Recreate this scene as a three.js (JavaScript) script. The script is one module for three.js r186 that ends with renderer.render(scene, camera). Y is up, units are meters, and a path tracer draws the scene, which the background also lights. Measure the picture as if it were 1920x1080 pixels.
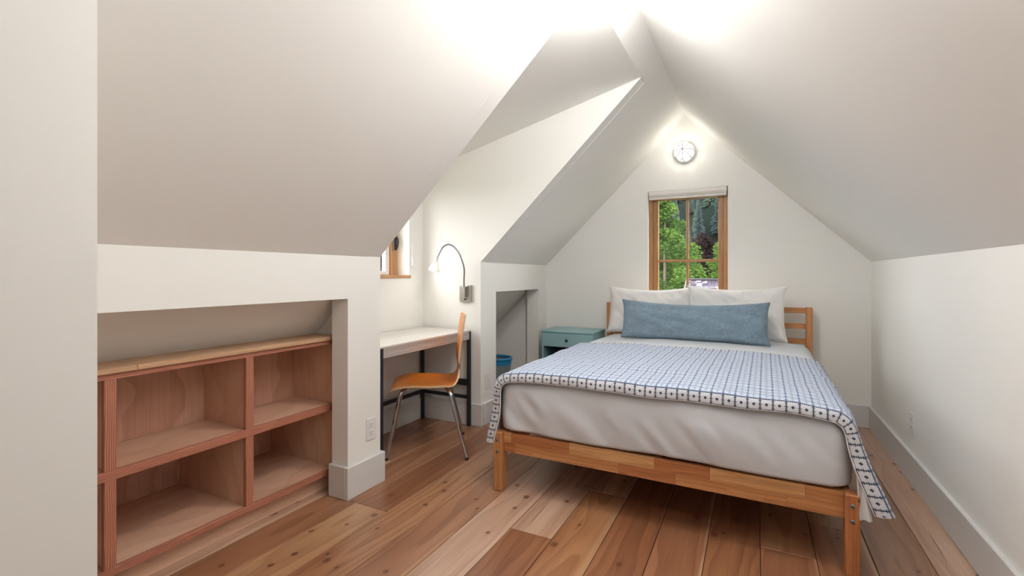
import * as THREE from 'three';
import { mergeGeometries, mergeVertices, toCreasedNormals } from 'three/addons/utils/BufferGeometryUtils.js';
import { RoundedBoxGeometry } from 'three/addons/geometries/RoundedBoxGeometry.js';

// ---------------------------------------------------------------- camera, sky, sun, exposure
const scene = new THREE.Scene();
const renderer = new THREE.WebGLRenderer({ antialias: true });
renderer.toneMapping = THREE.LinearToneMapping;
renderer.toneMappingExposure = 1.46;
renderer.shadowMap.enabled = true;
renderer.shadowMap.type = THREE.PCFSoftShadowMap;

const FOCAL = 895;                                   // pixels, for a frame of 1920 x 1080
const camera = new THREE.PerspectiveCamera(2 * Math.atan(540 / FOCAL) * 180 / Math.PI, 1920 / 1080, 0.05, 600);
camera.setViewOffset(1920, 1080, 0, 24, 1920, 1080);
camera.position.set(0, 1.16, 0);
camera.rotation.y = Math.atan(455 / FOCAL);
scene.add(camera);

const SKY = 7.0;
scene.background = new THREE.Color().setRGB(0.98 * SKY, 1.0 * SKY, 1.02 * SKY);   // bright even overcast

const LAMP_GABLE = 0.09, LAMP_DESK = 0.025;

// ---------------------------------------------------------------- numbers of the room (metres)
const XR = 0.79, XL = -1.88, XM = -0.545, KNEE = 1.262, RIDGE = 2.57, ZE = -4.47, ZB = 2.0;
const SL = (RIDGE - KNEE) / (XR - XM);
const DN = -2.06, DF = -3.165, XW = -2.43;            // dormer: near cheek, far cheek, window wall
const slopeY = (x) => RIDGE - SL * Math.abs(x - XM);
const dormerY = (x) => 2.455 + 0.254 * (x + 0.66);
const NEAR_X = -0.92, NEAR_Z = -0.373;

// ---------------------------------------------------------------- helpers
function mulberry(a) { return () => { a |= 0; a = a + 0x6D2B79F5 | 0; let t = Math.imul(a ^ a >>> 15, 1 | a); t = t + Math.imul(t ^ t >>> 7, 61 | t) ^ t; return ((t ^ t >>> 14) >>> 0) / 4294967296; }; }
const rnd = mulberry(7);
const range = (a, b, r = rnd) => a + (b - a) * r();
const clamp = (x, a = 0, b = 1) => Math.min(b, Math.max(a, x));
const smooth = (a, b, x) => { const t = clamp((x - a) / (b - a)); return t * t * (3 - 2 * t); };
const mix = (a, b, t) => a + (b - a) * t;
const mix3 = (a, b, t) => [mix(a[0], b[0], t), mix(a[1], b[1], t), mix(a[2], b[2], t)];
function hash(x, y, s) { let h = Math.imul(x, 374761393) ^ Math.imul(y, 668265263) ^ Math.imul(s, 1442695041); h = Math.imul(h ^ h >>> 13, 1274126177); return ((h ^ h >>> 16) >>> 0) / 4294967296; }
function noise(x, y, s = 0, px = 0, py = 0) {          // value noise 0..1, periodic when px, py are given
  let x0 = Math.floor(x), y0 = Math.floor(y); const fx = x - x0, fy = y - y0, u = fx * fx * (3 - 2 * fx), v = fy * fy * (3 - 2 * fy);
  let x1 = x0 + 1, y1 = y0 + 1;
  if (px) { x0 = ((x0 % px) + px) % px; x1 = ((x1 % px) + px) % px; }
  if (py) { y0 = ((y0 % py) + py) % py; y1 = ((y1 % py) + py) % py; }
  return mix(mix(hash(x0, y0, s), hash(x1, y0, s), u), mix(hash(x0, y1, s), hash(x1, y1, s), u), v);
}
function texture(w, h, fn, srgb = true) {
  const d = new Uint8Array(w * h * 4);
  for (let j = 0; j < h; j++) for (let i = 0; i < w; i++) {
    const c = fn((i + 0.5) / w, (j + 0.5) / h), k = (j * w + i) * 4;
    if (typeof c === 'number') { d[k] = d[k + 1] = d[k + 2] = clamp(c, 0, 255); } else { d[k] = clamp(c[0], 0, 255); d[k + 1] = clamp(c[1], 0, 255); d[k + 2] = clamp(c[2], 0, 255); }
    d[k + 3] = 255;
  }
  const t = new THREE.DataTexture(d, w, h, THREE.RGBAFormat);
  t.wrapS = t.wrapT = THREE.RepeatWrapping; t.magFilter = THREE.LinearFilter; t.minFilter = THREE.LinearMipmapLinearFilter; t.generateMipmaps = true; t.anisotropy = 8;
  if (srgb) t.colorSpace = THREE.SRGBColorSpace;
  t.needsUpdate = true;
  return t;
}
const std = (o) => new THREE.MeshStandardMaterial(o);
const phys = (o) => new THREE.MeshPhysicalMaterial(o);

const used = {};
function numbered(name) { const n = used[name] = (used[name] ?? -1) + 1; return n ? name + '_' + String(n).padStart(3, '0') : name; }
function shade(o) { o.traverse((m) => { if (m.isMesh) { m.castShadow = true; m.receiveShadow = true; } }); return o; }
function thing(name, label, category, pos = [0, 0, 0], turn = 0, group) {
  const o = new THREE.Group(); o.name = numbered(name); o.position.set(...pos); o.rotation.y = turn;
  o.userData = { label, category }; if (group) o.userData.group = group;
  scene.add(o); return o;
}
function part(name, geometry, material, parent, label) {
  const m = new THREE.Mesh(geometry, material); m.name = name; m.castShadow = m.receiveShadow = true;
  if (label) m.userData.label = label;
  parent.add(m); return m;
}
function single(name, geometry, material, label, category, group) {
  const m = new THREE.Mesh(geometry, material); m.name = numbered(name); m.castShadow = m.receiveShadow = true;
  m.userData = { label, category }; if (group) m.userData.group = group;
  scene.add(m); return m;
}
function struct(name, geometry, material, label, category) {
  const m = geometry ? new THREE.Mesh(geometry, material) : new THREE.Group();
  m.name = name; m.castShadow = m.receiveShadow = true; m.userData = { kind: 'structure', label, category };
  scene.add(m); return m;
}
const merge = (list) => mergeGeometries(list.map((g) => { const q = g.index ? g.toNonIndexed() : g; for (const k of Object.keys(q.attributes)) if (!['position', 'normal', 'uv'].includes(k)) q.deleteAttribute(k); return q; }));

// box with chamfered edges, centred; uv in metres with v along the grain axis
function cbox(w, h, d, { c = 0.002, grain = 'y', off = [0, 0], at = [0, 0, 0], scale = 1 } = {}) {
  const H = [w / 2, h / 2, d / 2]; c = Math.min(c, ...H.map((x) => x * 0.45));
  const V = {}, key = (s, f) => s.join() + f;
  for (const sx of [-1, 1]) for (const sy of [-1, 1]) for (const sz of [-1, 1]) {
    const s = [sx, sy, sz];
    for (let f = 0; f < 3; f++) V[key(s, f)] = s.map((q, k) => q * (k === f ? H[k] : H[k] - c));
  }
  const tris = [];
  const quad = (a, b, e, g) => { tris.push([a, b, e], [a, e, g]); };
  for (let f = 0; f < 3; f++) { const a = (f + 1) % 3, b = (f + 2) % 3;
    for (const s of [-1, 1]) { const P = [[-1, -1], [1, -1], [1, 1], [-1, 1]].map(([p, q]) => { const t = [0, 0, 0]; t[f] = s; t[a] = p; t[b] = q; return V[key(t, f)]; }); quad(...P); }
    for (const p of [-1, 1]) for (const q of [-1, 1]) { const t0 = [0, 0, 0], t1 = [0, 0, 0]; t0[f] = -1; t1[f] = 1; t0[a] = t1[a] = p; t0[b] = t1[b] = q; quad(V[key(t0, a)], V[key(t1, a)], V[key(t1, b)], V[key(t0, b)]); }
  }
  for (const sx of [-1, 1]) for (const sy of [-1, 1]) for (const sz of [-1, 1]) { const s = [sx, sy, sz]; tris.push([0, 1, 2].map((f) => V[key(s, f)])); }
  const g = { x: 0, y: 1, z: 2 }[grain], pos = [], nor = [], uv = [];
  for (const t of tris) {
    const [A, B, C] = t, e1 = B.map((x, k) => x - A[k]), e2 = C.map((x, k) => x - A[k]);
    let n = [e1[1] * e2[2] - e1[2] * e2[1], e1[2] * e2[0] - e1[0] * e2[2], e1[0] * e2[1] - e1[1] * e2[0]];
    const mid = [0, 1, 2].map((k) => A[k] + B[k] + C[k]); let T = t;
    if (n[0] * mid[0] + n[1] * mid[1] + n[2] * mid[2] < 0) { T = [A, C, B]; n = n.map((x) => -x); }
    const l = Math.hypot(...n); n = n.map((x) => x / l);
    const ax = [0, 1, 2].filter((k) => k !== g), an = n.map(Math.abs);
    const cross = an[ax[0]] > an[ax[1]] ? ax[1] : ax[0], end = an[g] > 0.8;
    for (const p of T) { pos.push(p[0] + at[0], p[1] + at[1], p[2] + at[2]); nor.push(...n); uv.push((p[cross] * scale + off[0]), ((end ? p[cross === ax[0] ? ax[1] : ax[0]] * 0.3 : p[g]) * scale + off[1])); }
  }
  const G = new THREE.BufferGeometry();
  G.setAttribute('position', new THREE.Float32BufferAttribute(pos, 3)); G.setAttribute('normal', new THREE.Float32BufferAttribute(nor, 3)); G.setAttribute('uv', new THREE.Float32BufferAttribute(uv, 2));
  return G;
}
// slab from corner to corner
function span(x0, x1, y0, y1, z0, z1, o = {}) { return cbox(Math.abs(x1 - x0), Math.abs(y1 - y0), Math.abs(z1 - z0), { ...o, at: [(x0 + x1) / 2, (y0 + y1) / 2, (z0 + z1) / 2] }); }
function shapeOf(pts, holes = []) {
  const s = new THREE.Shape(pts.map((p) => new THREE.Vector2(...p)));
  for (const h of holes) s.holes.push(new THREE.Path(h.map((p) => new THREE.Vector2(...p))));
  return s;
}
function slabZ(z0, z1, pts, holes) {                   // polygon in x, y, thick from z0 up to z1 (z0 < z1)
  const g = new THREE.ExtrudeGeometry(shapeOf(pts, holes), { depth: z1 - z0, bevelEnabled: false }); g.translate(0, 0, z0); return g;
}
function slabX(x0, x1, pts, holes) {                   // polygon in z, y, thick from x0 up to x1 (x0 < x1)
  const f = (l) => l.map(([z, y]) => [-z, y]);
  const g = new THREE.ExtrudeGeometry(shapeOf(f(pts), (holes || []).map(f)), { depth: x1 - x0, bevelEnabled: false });
  g.applyMatrix4(new THREE.Matrix4().makeBasis(new THREE.Vector3(0, 0, -1), new THREE.Vector3(0, 1, 0), new THREE.Vector3(1, 0, 0))); g.translate(x0, 0, 0); return g;
}
const rect = (a0, a1, b0, b1) => [[a0, b0], [a1, b0], [a1, b1], [a0, b1]];
function tube(pts, r, { seg = 40, rad = 10, closed = false, tension = 0.5 } = {}) {
  return new THREE.TubeGeometry(new THREE.CatmullRomCurve3(pts.map((p) => new THREE.Vector3(...p)), closed, 'catmullrom', tension), seg, r, rad, closed);
}
function lathe(pts, seg = 32) { return new THREE.LatheGeometry(pts.map((p) => new THREE.Vector2(...p)), seg); }
function cyl(r0, r1, h, at, { axis = 'y', seg = 20 } = {}) {
  const g = new THREE.CylinderGeometry(r1, r0, h, seg); if (axis === 'z') g.rotateX(Math.PI / 2); if (axis === 'x') g.rotateZ(-Math.PI / 2); g.translate(...at); return g;
}
function gridGeo(nu, nv, fn, uvfn) {                    // indexed grid surface
  const pos = [], uv = [], idx = [];
  for (let j = 0; j <= nv; j++) for (let i = 0; i <= nu; i++) { const u = i / nu, v = j / nv; pos.push(...fn(u, v)); uv.push(...(uvfn ? uvfn(u, v) : [u, v])); }
  for (let j = 0; j < nv; j++) for (let i = 0; i < nu; i++) { const a = j * (nu + 1) + i, b = a + 1, c = a + nu + 1, d = c + 1; idx.push(a, b, d, a, d, c); }
  const g = new THREE.BufferGeometry(); g.setAttribute('position', new THREE.Float32BufferAttribute(pos, 3)); g.setAttribute('uv', new THREE.Float32BufferAttribute(uv, 2)); g.setIndex(idx); g.computeVertexNormals(); return g;
}

// ---------------------------------------------------------------- procedural textures and materials
// grain of sawn wood: u across (0..1 of the piece), v along, in tiles
function woodTex(w, h, { seed, wide, long, dark, light, late, rings = 7, knots = [], sap = null, contrast = 1, wave = 0.12, fibre = 1, cracks = [] }) {
  return texture(w, h, (u, v) => {
    const V = v * long, U = u * wide;                 // metres
    let warp = 0, knot = 0, halo = 0;
    for (const [ku, kv, kr] of knots) {
      for (const o of [-long, 0, long]) {
        const dx = (U - ku * wide) / kr, dy = (V - kv * long + o) / (kr * 1.35), d = Math.hypot(dx, dy) + 0.25 * (noise(dx * 2 + 9, dy * 2 + 5, seed + 31) - 0.5), dl = Math.hypot(dx, dy * 0.35);
        warp += 0.5 * Math.sign(dx || 1) * Math.exp(-dl * dl * 0.35);
        knot = Math.max(knot, 1 - smooth(0.55, 1.05, d)); halo = Math.max(halo, Math.exp(-dl * dl * 0.5));
      }
    }
    const py = Math.max(2, Math.round(long * 1.6)), low = noise(u * 1.6 + 3, v * py, seed, 0, py) - 0.5, low2 = noise(u * 3 + 7, v * py * 3, seed + 1, 0, py * 3) - 0.5;
    const c = 0.5 + wave * 4 * (noise(0.5, v * py, seed + 2, 0, py) - 0.5);
    let f = rings * Math.sqrt((u - c) * (u - c) + 0.02 + 0.05 * noise(1.5, v * py, seed + 3, 0, py)) + low * 1.3 + low2 * 0.5 + warp * 0.45;
    f -= Math.floor(f); const ring = Math.pow(f, 2.2) * (f > 0.93 ? (1 - f) / 0.07 : 1);
    const pf = Math.round(long * 9), fib = noise(U * 900, v * pf, seed + 4, 0, pf) - 0.5, fib2 = noise(U * 260, v * pf * 0.5, seed + 5, 0, Math.round(pf * 0.5)) - 0.5;
    const broad = noise(u * 2.2 + 4, v * py * 1.0, seed + 6, 0, py);
    let col = mix3(dark, light, clamp(broad * 1.2 - 0.1));
    if (sap) { const t = sap.side > 0 ? u : 1 - u, e = sap.edge + 0.10 * (noise(2.5, v * py * 2, seed + 7, 0, py * 2) - 0.5); col = mix3(col, sap.color, smooth(e - 0.05, e + 0.05, t)); }
    col = mix3(col, late, clamp(ring * 0.55 * contrast));
    col = mix3(col, late, clamp(halo * 0.3)); 
    let k = 1 + (fib * 0.10 + fib2 * 0.08) * fibre;
    col = col.map((x) => x * k);
    if (knot > 0) { const r = 0.75 + 0.5 * noise(U * 400, V * 300, seed + 8); col = mix3(col, [92 * r, 52 * r, 34 * r], knot * 0.72); }
    for (const [cu, cv, len] of cracks) { const dv = (V - cv * long) / len; if (Math.abs(dv) < 1) { const cc = cu + 0.04 * (noise(1.1, V * 12, seed + 9) - 0.5) + dv * 0.03, e = Math.abs(u - cc) * wide; if (e < 0.0016 * (1 - dv * dv)) col = mix3(col, [70, 42, 28], 0.8); } }
    return col;
  });
}
const M = {};
M.wall = std({ color: new THREE.Color().setRGB(0.90, 0.885, 0.835), roughness: 0.75 });
M.trim = std({ color: new THREE.Color().setRGB(0.72, 0.71, 0.685), roughness: 0.42 });
M.sheetrock = M.wall;

// floor planks: six boards of different heartwood and sapwood
const plankTex = [];
{
  const D = [150, 102, 72], L = [178, 130, 94], LATE = [122, 76, 50], SAP = [204, 168, 128];
  const kn = (n, s) => { const r = mulberry(s), a = []; for (let i = 0; i < Math.round(n * 1.3); i++) a.push([0.12 + 0.76 * r(), r(), 0.007 + 0.011 * r()]); return a; };
  const defs = [
    { dark: D, light: L, late: LATE, knots: kn(4, 1), rings: 4 },
    { dark: [176, 132, 96], light: [194, 154, 114], late: [150, 102, 70], knots: kn(10, 2), rings: 3, cracks: [[0.85, 0.3, 0.35], [0.4, 0.7, 0.2]] },
    { dark: [140, 92, 64], light: [166, 116, 84], late: [112, 68, 44], knots: kn(4, 3), rings: 5, sap: { side: 1, edge: 0.93, color: SAP } },
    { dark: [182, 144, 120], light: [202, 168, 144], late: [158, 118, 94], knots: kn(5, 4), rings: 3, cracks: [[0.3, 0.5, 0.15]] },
    { dark: [154, 106, 74], light: [180, 134, 98], late: [116, 70, 44], knots: kn(8, 5), rings: 5, cracks: [[0.6, 0.45, 0.25]] },
    { dark: [134, 84, 56], light: [158, 108, 74], late: [104, 62, 40], knots: kn(3, 6), rings: 6 },
    { dark: [158, 108, 72], light: [184, 136, 96], late: [126, 78, 50], knots: kn(6, 7), rings: 4, sap: { side: 1, edge: 0.86, color: [184, 142, 106] } },
  ];
  defs.forEach((d, i) => plankTex.push(woodTex(192, 1536, { seed: 11 + i * 17, wide: 0.204, long: 2.4, ...d })));
}
const plankMat = plankTex.map((t, i) => phys({ map: t, roughness: 0.36, bumpMap: t, bumpScale: 0.0005, clearcoat: 0.35, clearcoatRoughness: 0.24 }));
const plyTex = woodTex(512, 512, { seed: 201, wide: 0.6, long: 0.6, dark: [214, 168, 140], light: [228, 190, 162], late: [188, 136, 108], rings: 6, contrast: 0.55, wave: 0.1, fibre: 0.7 });
const plyTex2 = woodTex(512, 512, { seed: 231, wide: 0.6, long: 0.6, dark: [216, 168, 142], light: [230, 190, 164], late: [182, 126, 100], rings: 5, contrast: 0.9, wave: 0.16, fibre: 0.7 });
const topPlyTex = woodTex(512, 512, { seed: 251, wide: 0.6, long: 0.6, dark: [196, 156, 120], light: [212, 174, 138], late: [176, 132, 98], rings: 6, contrast: 0.5, wave: 0.08 });
const firTex = texture(256, 1024, (u, v) => {          // vertical-grain fir: close red and dark lines; tile 0.08 m x 1 m
  const w = u + 0.05 * (noise(u * 3, v * 6, 301, 3, 6) - 0.5) + 0.03 * (noise(u * 8, v * 20, 302, 8, 20) - 0.5);
  let f = w * 11 + 0.8 * noise(u * 2, v * 3, 303, 2, 3); f -= Math.floor(f);
  const late = Math.pow(f, 1.6) * (f > 0.9 ? (1 - f) / 0.1 : 1), k = 0.92 + 0.16 * noise(u * 120, v * 30, 304, 120, 30);
  return mix3([206, 140, 112], [122, 66, 50], late).map((x) => x * k);
});
const pineTex = [0, 1, 2].map((i) => woodTex(128, 512, { seed: 401 + i * 13, wide: 0.06, long: 0.6, dark: [[190, 128, 78], [204, 150, 98], [178, 112, 68]][i], light: [[206, 148, 96], [222, 172, 118], [194, 128, 80]][i], late: [[160, 98, 56], [184, 126, 76], [140, 84, 50]][i], rings: 4, contrast: 0.9, knots: i === 2 ? [[0.5, 0.4, 0.006]] : [] }));
const tiled = (t, rx, ry) => { const c = t.clone(); c.repeat.set(rx, ry); c.needsUpdate = true; return c; };
M.ply = std({ map: tiled(plyTex, 1 / 0.6, 1 / 0.6), roughness: 0.5 });
M.ply2 = std({ map: tiled(plyTex2, 1 / 0.6, 1 / 0.6), roughness: 0.5 });
M.topPly = std({ map: tiled(topPlyTex, 1 / 0.6, 1 / 0.6), roughness: 0.42 });
M.fir = std({ map: tiled(firTex, 1 / 0.08, 1), roughness: 0.5 });
M.pine = pineTex.map((t) => std({ map: tiled(t, 1 / 0.06, 1 / 0.6), roughness: 0.48 }));
M.frameWood = std({ map: tiled(pineTex[1], 1 / 0.06, 1 / 0.6), roughness: 0.42, color: new THREE.Color().setRGB(0.64, 0.61, 0.56) });
M.sillWood = std({ map: tiled(pineTex[1], 1 / 0.06, 1 / 0.6), roughness: 0.42, color: new THREE.Color().setRGB(0.85, 0.85, 0.86) });
M.deskTop = std({ map: woodTex(256, 512, { seed: 451, wide: 0.5, long: 1.0, dark: [216, 210, 202], light: [230, 226, 220], late: [198, 188, 178], rings: 7, contrast: 0.4 }), roughness: 0.4 });
M.deskApron = std({ map: tiled(woodTex(128, 512, { seed: 461, wide: 0.06, long: 1.0, dark: [178, 168, 160], light: [196, 188, 180], late: [150, 138, 128], rings: 3 }), 1 / 0.06, 1), roughness: 0.4 });
M.black = std({ color: 0x24262c, roughness: 0.5 });
M.chrome = std({ color: 0xd2d2d4, roughness: 0.14, metalness: 1 });
M.nickel = std({ color: 0xb8b4ac, roughness: 0.32, metalness: 1 });
M.steel = std({ color: 0x9a9a9c, roughness: 0.3, metalness: 1 });
M.orange = phys({ map: texture(256, 512, (u, v) => { const k = 0.94 + 0.10 * noise(u * 70, v * 6, 511, 70, 6) + 0.06 * (noise(u * 9, v * 4, 512, 9, 4) - 0.5); return [242 * k, 142 * k, 46 * k]; }), roughness: 0.32, clearcoat: 0.5, clearcoatRoughness: 0.15 });
M.plyEdge = std({ color: 0xd9b88c, roughness: 0.55 });
M.white = std({ color: new THREE.Color().setRGB(0.82, 0.82, 0.81), roughness: 0.35 });
M.blind = std({ color: new THREE.Color().setRGB(0.80, 0.76, 0.70), roughness: 0.5 });
M.cage = std({ color: new THREE.Color().setRGB(0.5, 0.5, 0.48), roughness: 0.4 });
M.darkSlot = std({ color: 0x3a3a3c, roughness: 0.6 });
M.teal = std({ color: new THREE.Color().setRGB(0.29, 0.49, 0.52), roughness: 0.4 });
M.navy = std({ color: 0x16283e, roughness: 0.5 });
M.glass = phys({ color: 0xffffff, transmission: 1, thickness: 0, roughness: 0.0, ior: 1.45 });
const weave = texture(256, 256, (u, v) => 128 + 55 * Math.sin(u * Math.PI * 2 * 64) * Math.sin(v * Math.PI * 2 * 64) + 50 * (noise(u * 64, v * 64, 601, 64, 64) - 0.5), false);
M.sheet = std({ color: new THREE.Color().setRGB(0.70, 0.725, 0.76), roughness: 0.9, bumpMap: tiled(weave, 6, 6), bumpScale: 0.0004 });
M.pillow = std({ color: new THREE.Color().setRGB(0.83, 0.815, 0.79), roughness: 0.9, bumpMap: tiled(weave, 6, 6), bumpScale: 0.0004 });
const linen = texture(512, 512, (u, v) => {
  const a = noise(u * 200, v * 18, 611, 200, 18), b = noise(u * 18, v * 200, 612, 18, 200), c = noise(u * 5, v * 5, 613, 5, 5);
  const k = 0.80 + 0.2 * a + 0.18 * b + 0.10 * (c - 0.5);
  return [128 * k, 148 * k, 162 * k];
});
M.linen = std({ map: tiled(linen, 3, 1.5), roughness: 0.95, bumpMap: tiled(linen, 3, 1.5), bumpScale: 0.0006 });
// woven throw: one column of cells wide, CELLS rows long; plain border rows with diamonds, blue grid between
const CELL = 0.047, CELLS = 26;
const throwTex = texture(96, 64 * CELLS, (u, v) => {
  const row = Math.min(CELLS - 1, Math.floor(v * CELLS)), y = v * CELLS - row, x = u, border = row < 1 || row >= CELLS - 1;
  const n = noise(x * 24, v * CELLS * 24, 621, 24, CELLS * 24);
  let c = mix3(border ? [206, 206, 210] : [198, 208, 226], [226, 228, 234], n);
  const ink = border ? [44, 52, 74] : [58, 84, 128];
  const dot = (t) => { const f = t * 7 - Math.floor(t * 7); return Math.abs(f - 0.5); };
  let k = 0;
  const ex = Math.min(x, 1 - x), ey = Math.min(y, 1 - y);
  if (ex < 0.035 + 0.035 * (dot(y) < 0.28 ? 1 : 0)) k = border ? 0.9 : 0.6;
  if (ey < 0.05 + 0.05 * (dot(x) < 0.28 ? 1 : 0)) k = border ? 0.9 : 0.75;
  const d = Math.abs(x - 0.5) + Math.abs(y - 0.5);
  if (d < 0.15) k = Math.max(k, border ? 0.85 : 0.55);
  if (Math.abs(ex - 0.0) < 0.15 && Math.abs(((y * 3) % 1) - 0.5) < 0.09) k = Math.max(k, 0.7);
  if (!border) { if (Math.abs(d - 0.34) < 0.05) k = Math.max(k, 0.38); }
  return mix3(c, ink, k);
});
M.throw = std({ map: throwTex, roughness: 0.95, bumpMap: throwTex, bumpScale: -0.0012 });
M.throwBack = std({ color: new THREE.Color().setRGB(0.72, 0.72, 0.72), roughness: 0.95 });

// ---------------------------------------------------------------- the room shell
const OUT = 0.15;
// floor: sub-floor and planks
{
  const fl = struct('floor', null, null, 'floor of wide knotty reddish wood planks', 'floor');
  part('subfloor', span(-2.9, 0.95, -0.16, -0.022, ZE - 0.1, ZB + 0.1, { c: 0.001 }), std({ color: 0x3a281c, roughness: 0.9 }), fl);
  const W = 0.204, X0 = -1.815 - W * 5, cache = {};
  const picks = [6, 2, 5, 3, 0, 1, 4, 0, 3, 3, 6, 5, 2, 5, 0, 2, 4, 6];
  const pr = mulberry(91);
  for (let i = 0; i < 18; i++) {
    const xa = X0 + i * W; if (xa > XR) break;
    let za = ZB + 0.05 - 0.5 * pr();
    const cuts = [ZB + 0.05];
    const first = [0.4, -0.9, -0.2, 0.1, -0.7, 0.5, -0.35, -1.05, -0.5, -1.95, 0.2, -1.25, -0.1, -0.8, -2.3, -0.3, -1.5, 0.3][i];
    for (let z = first; z > ZE; z -= 2.3 + 0.5 * pr()) cuts.push(z);
    cuts.push(ZE);
    for (let k = 0; k + 1 < cuts.length; k++) {
      const z1 = cuts[k], z0 = cuts[k + 1], len = z1 - z0; if (len < 0.05) continue;
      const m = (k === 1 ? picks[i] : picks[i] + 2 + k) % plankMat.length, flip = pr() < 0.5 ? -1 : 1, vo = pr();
      const w = Math.min(W, 0.95 - xa) - 0.0028;
      const g = cbox(w, 0.022, len - 0.002, { c: 0.0012, grain: 'z' });
      const uv = g.attributes.uv, p = g.attributes.position;
      for (let q = 0; q < uv.count; q++) uv.setXY(q, 0.5 + p.getX(q) / W * 0.98, flip * p.getZ(q) / 2.4 + vo);
      const b = part('plank', g, plankMat[m], fl); b.position.set(xa + W / 2, -0.011 + (pr() - 0.5) * 0.0006, (z0 + z1) / 2);
    }
  }
}
struct('wall_right', slabZ(ZE, ZB, [[XR, 0], [XR + 0.12, 0], [XR + 0.12, KNEE - 0.12 * SL], [XR, KNEE]]), M.wall, 'low off-white wall along the right side of the room', 'wall');
{
  const win = rect(-0.872, -0.205, 0.90, 1.925);
  const g = slabZ(ZE - 0.14, ZE, [[-2.75, 0], [XR + 0.12, 0], [XR + 0.12, slopeY(XR + 0.12)], [XM, RIDGE], [-2.75, slopeY(-2.75)]], [win]);
  struct('wall_far', g, M.wall, 'off-white gable end wall behind the bed with a window', 'wall');
}
struct('wall_back', slabZ(ZB, ZB + 0.12, [[-2.75, 0], [XR + 0.12, 0], [XR + 0.12, slopeY(XR + 0.12)], [XM, RIDGE], [-2.75, slopeY(-2.75)]]), M.wall, 'off-white gable wall behind the viewer', 'wall');
struct('wall_near', slabZ(NEAR_Z, ZB, [[-2.75, 0], [NEAR_X, 0], [NEAR_X, slopeY(NEAR_X)], [-2.75, slopeY(-2.75)]]), M.wall, 'off-white partition wall close by at the left edge', 'wall');
{
  // knee wall with the shelf opening, then the far knee wall with its low cupboard opening
  const a = slabX(-1.993, XL, [[NEAR_Z, 1.038], [-1.82, 1.038], [-1.82, 0], [DN + 0.1, 0], [DN + 0.1, KNEE - 0.002], [NEAR_Z, KNEE - 0.002]].reverse());
  const b = slabX(-2.005, XL, [[DF - 0.1, 0], [-3.41, 0], [-3.41, 1.025], [-4.273, 1.025], [-4.273, 0], [ZE, 0], [ZE, KNEE - 0.002], [DF - 0.1, KNEE - 0.002]]);
  struct('wall_left', merge([a, b]), M.wall, 'low off-white knee wall with shelf opening and small open cupboard', 'wall');
}
{
  const c = struct('ceiling', null, null, 'off-white sloped attic ceiling rising to a ridge', 'ceiling');
  part('slope', slabZ(ZE - 0.14, ZB + 0.12, [[XM, RIDGE], [XR + 0.2, slopeY(XR + 0.2)], [XR + 0.2, slopeY(XR + 0.2) + OUT], [XM, RIDGE + OUT]]), M.wall, c);
  const full = [[XM, RIDGE], [XM, RIDGE + OUT], [-2.8, slopeY(-2.8) + OUT], [-2.8, slopeY(-2.8)]];
  const upper = [[XM, RIDGE], [XM, RIDGE + OUT], [-0.66, slopeY(-0.66) + OUT], [-0.66, slopeY(-0.66)]];
  part('slope', merge([slabZ(DN + 0.1, ZB + 0.12, full), slabZ(ZE - 0.14, DF - 0.1, full), slabZ(DF - 0.1, DN + 0.1, upper)]), M.wall, c);
  part('dormer_ceiling', slabZ(DF - 0.1, DN + 0.1, [[-0.66, dormerY(-0.66)], [-0.66, dormerY(-0.66) + 0.12], [-2.65, dormerY(-2.65) + 0.12], [-2.65, dormerY(-2.65)]]), M.wall, c);
}
{
  const head = slopeY(XL);
  const poly = (bx) => [[bx, 0], [XL, 0], [XL, head], [-0.66, slopeY(-0.66)], [-0.66, dormerY(-0.66)], [XW, dormerY(XW)], [-2.6, dormerY(-2.6)], [-2.6, 0.4], [bx, 0.4]];
  struct('wall_dormer_near', slabZ(DN, DN + 0.1, [[-2.6, 0], [XL, 0], [XL, head], [-0.66, slopeY(-0.66)], [-0.66, dormerY(-0.66)], [-2.6, dormerY(-2.6)]]), M.wall, 'near off-white side wall of the dormer alcove', 'wall');
  struct('wall_dormer_far', slabZ(DF - 0.1, DF, poly(-2.75)), M.wall, 'off-white dormer side wall carrying the reading lamp', 'wall');
  struct('wall_dormer_window', slabX(-2.6, XW, [[DF, 0], [DN, 0], [DN, dormerY(XW)], [DF, dormerY(XW)]].reverse(), [rect(-2.99, -2.2, 1.14, 1.92)]), M.wall, 'off-white dormer wall with a window above the desk', 'wall');
  // sloped linings and back of the low cupboards
  const lining = (z0, z1, x1) => slabZ(z0, z1, [[-2.0, 1.03], [-2.0, 1.08], [x1, 1.08 + SL * (x1 + 2.0)], [x1, 1.03 + SL * (x1 + 2.0)]]);
  struct('trim_1', lining(-1.905, NEAR_Z, -2.21), M.wall, 'sloped grey-white lining above the built-in shelves', 'lining');
  struct('trim_2', slabZ(-1.96, -1.905, [[-2.6, 0], [-1.993, 0], [-1.993, 1.04], [-2.6, 0.45]]), M.wall, 'end wall of the recess holding the built-in shelves', 'lining');
  struct('trim_3', merge([lining(ZE, DF - 0.1, -2.7), slabX(-2.75, -2.7, rect(ZE, DF - 0.1, 0, 0.40)), slabZ(ZE, -4.36, [[-2.7, 0], [-2.005, 0], [-2.005, 1.02], [-2.7, 0.345]])]), M.wall, 'sloped lining inside the low open cupboard', 'lining');
}
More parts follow.
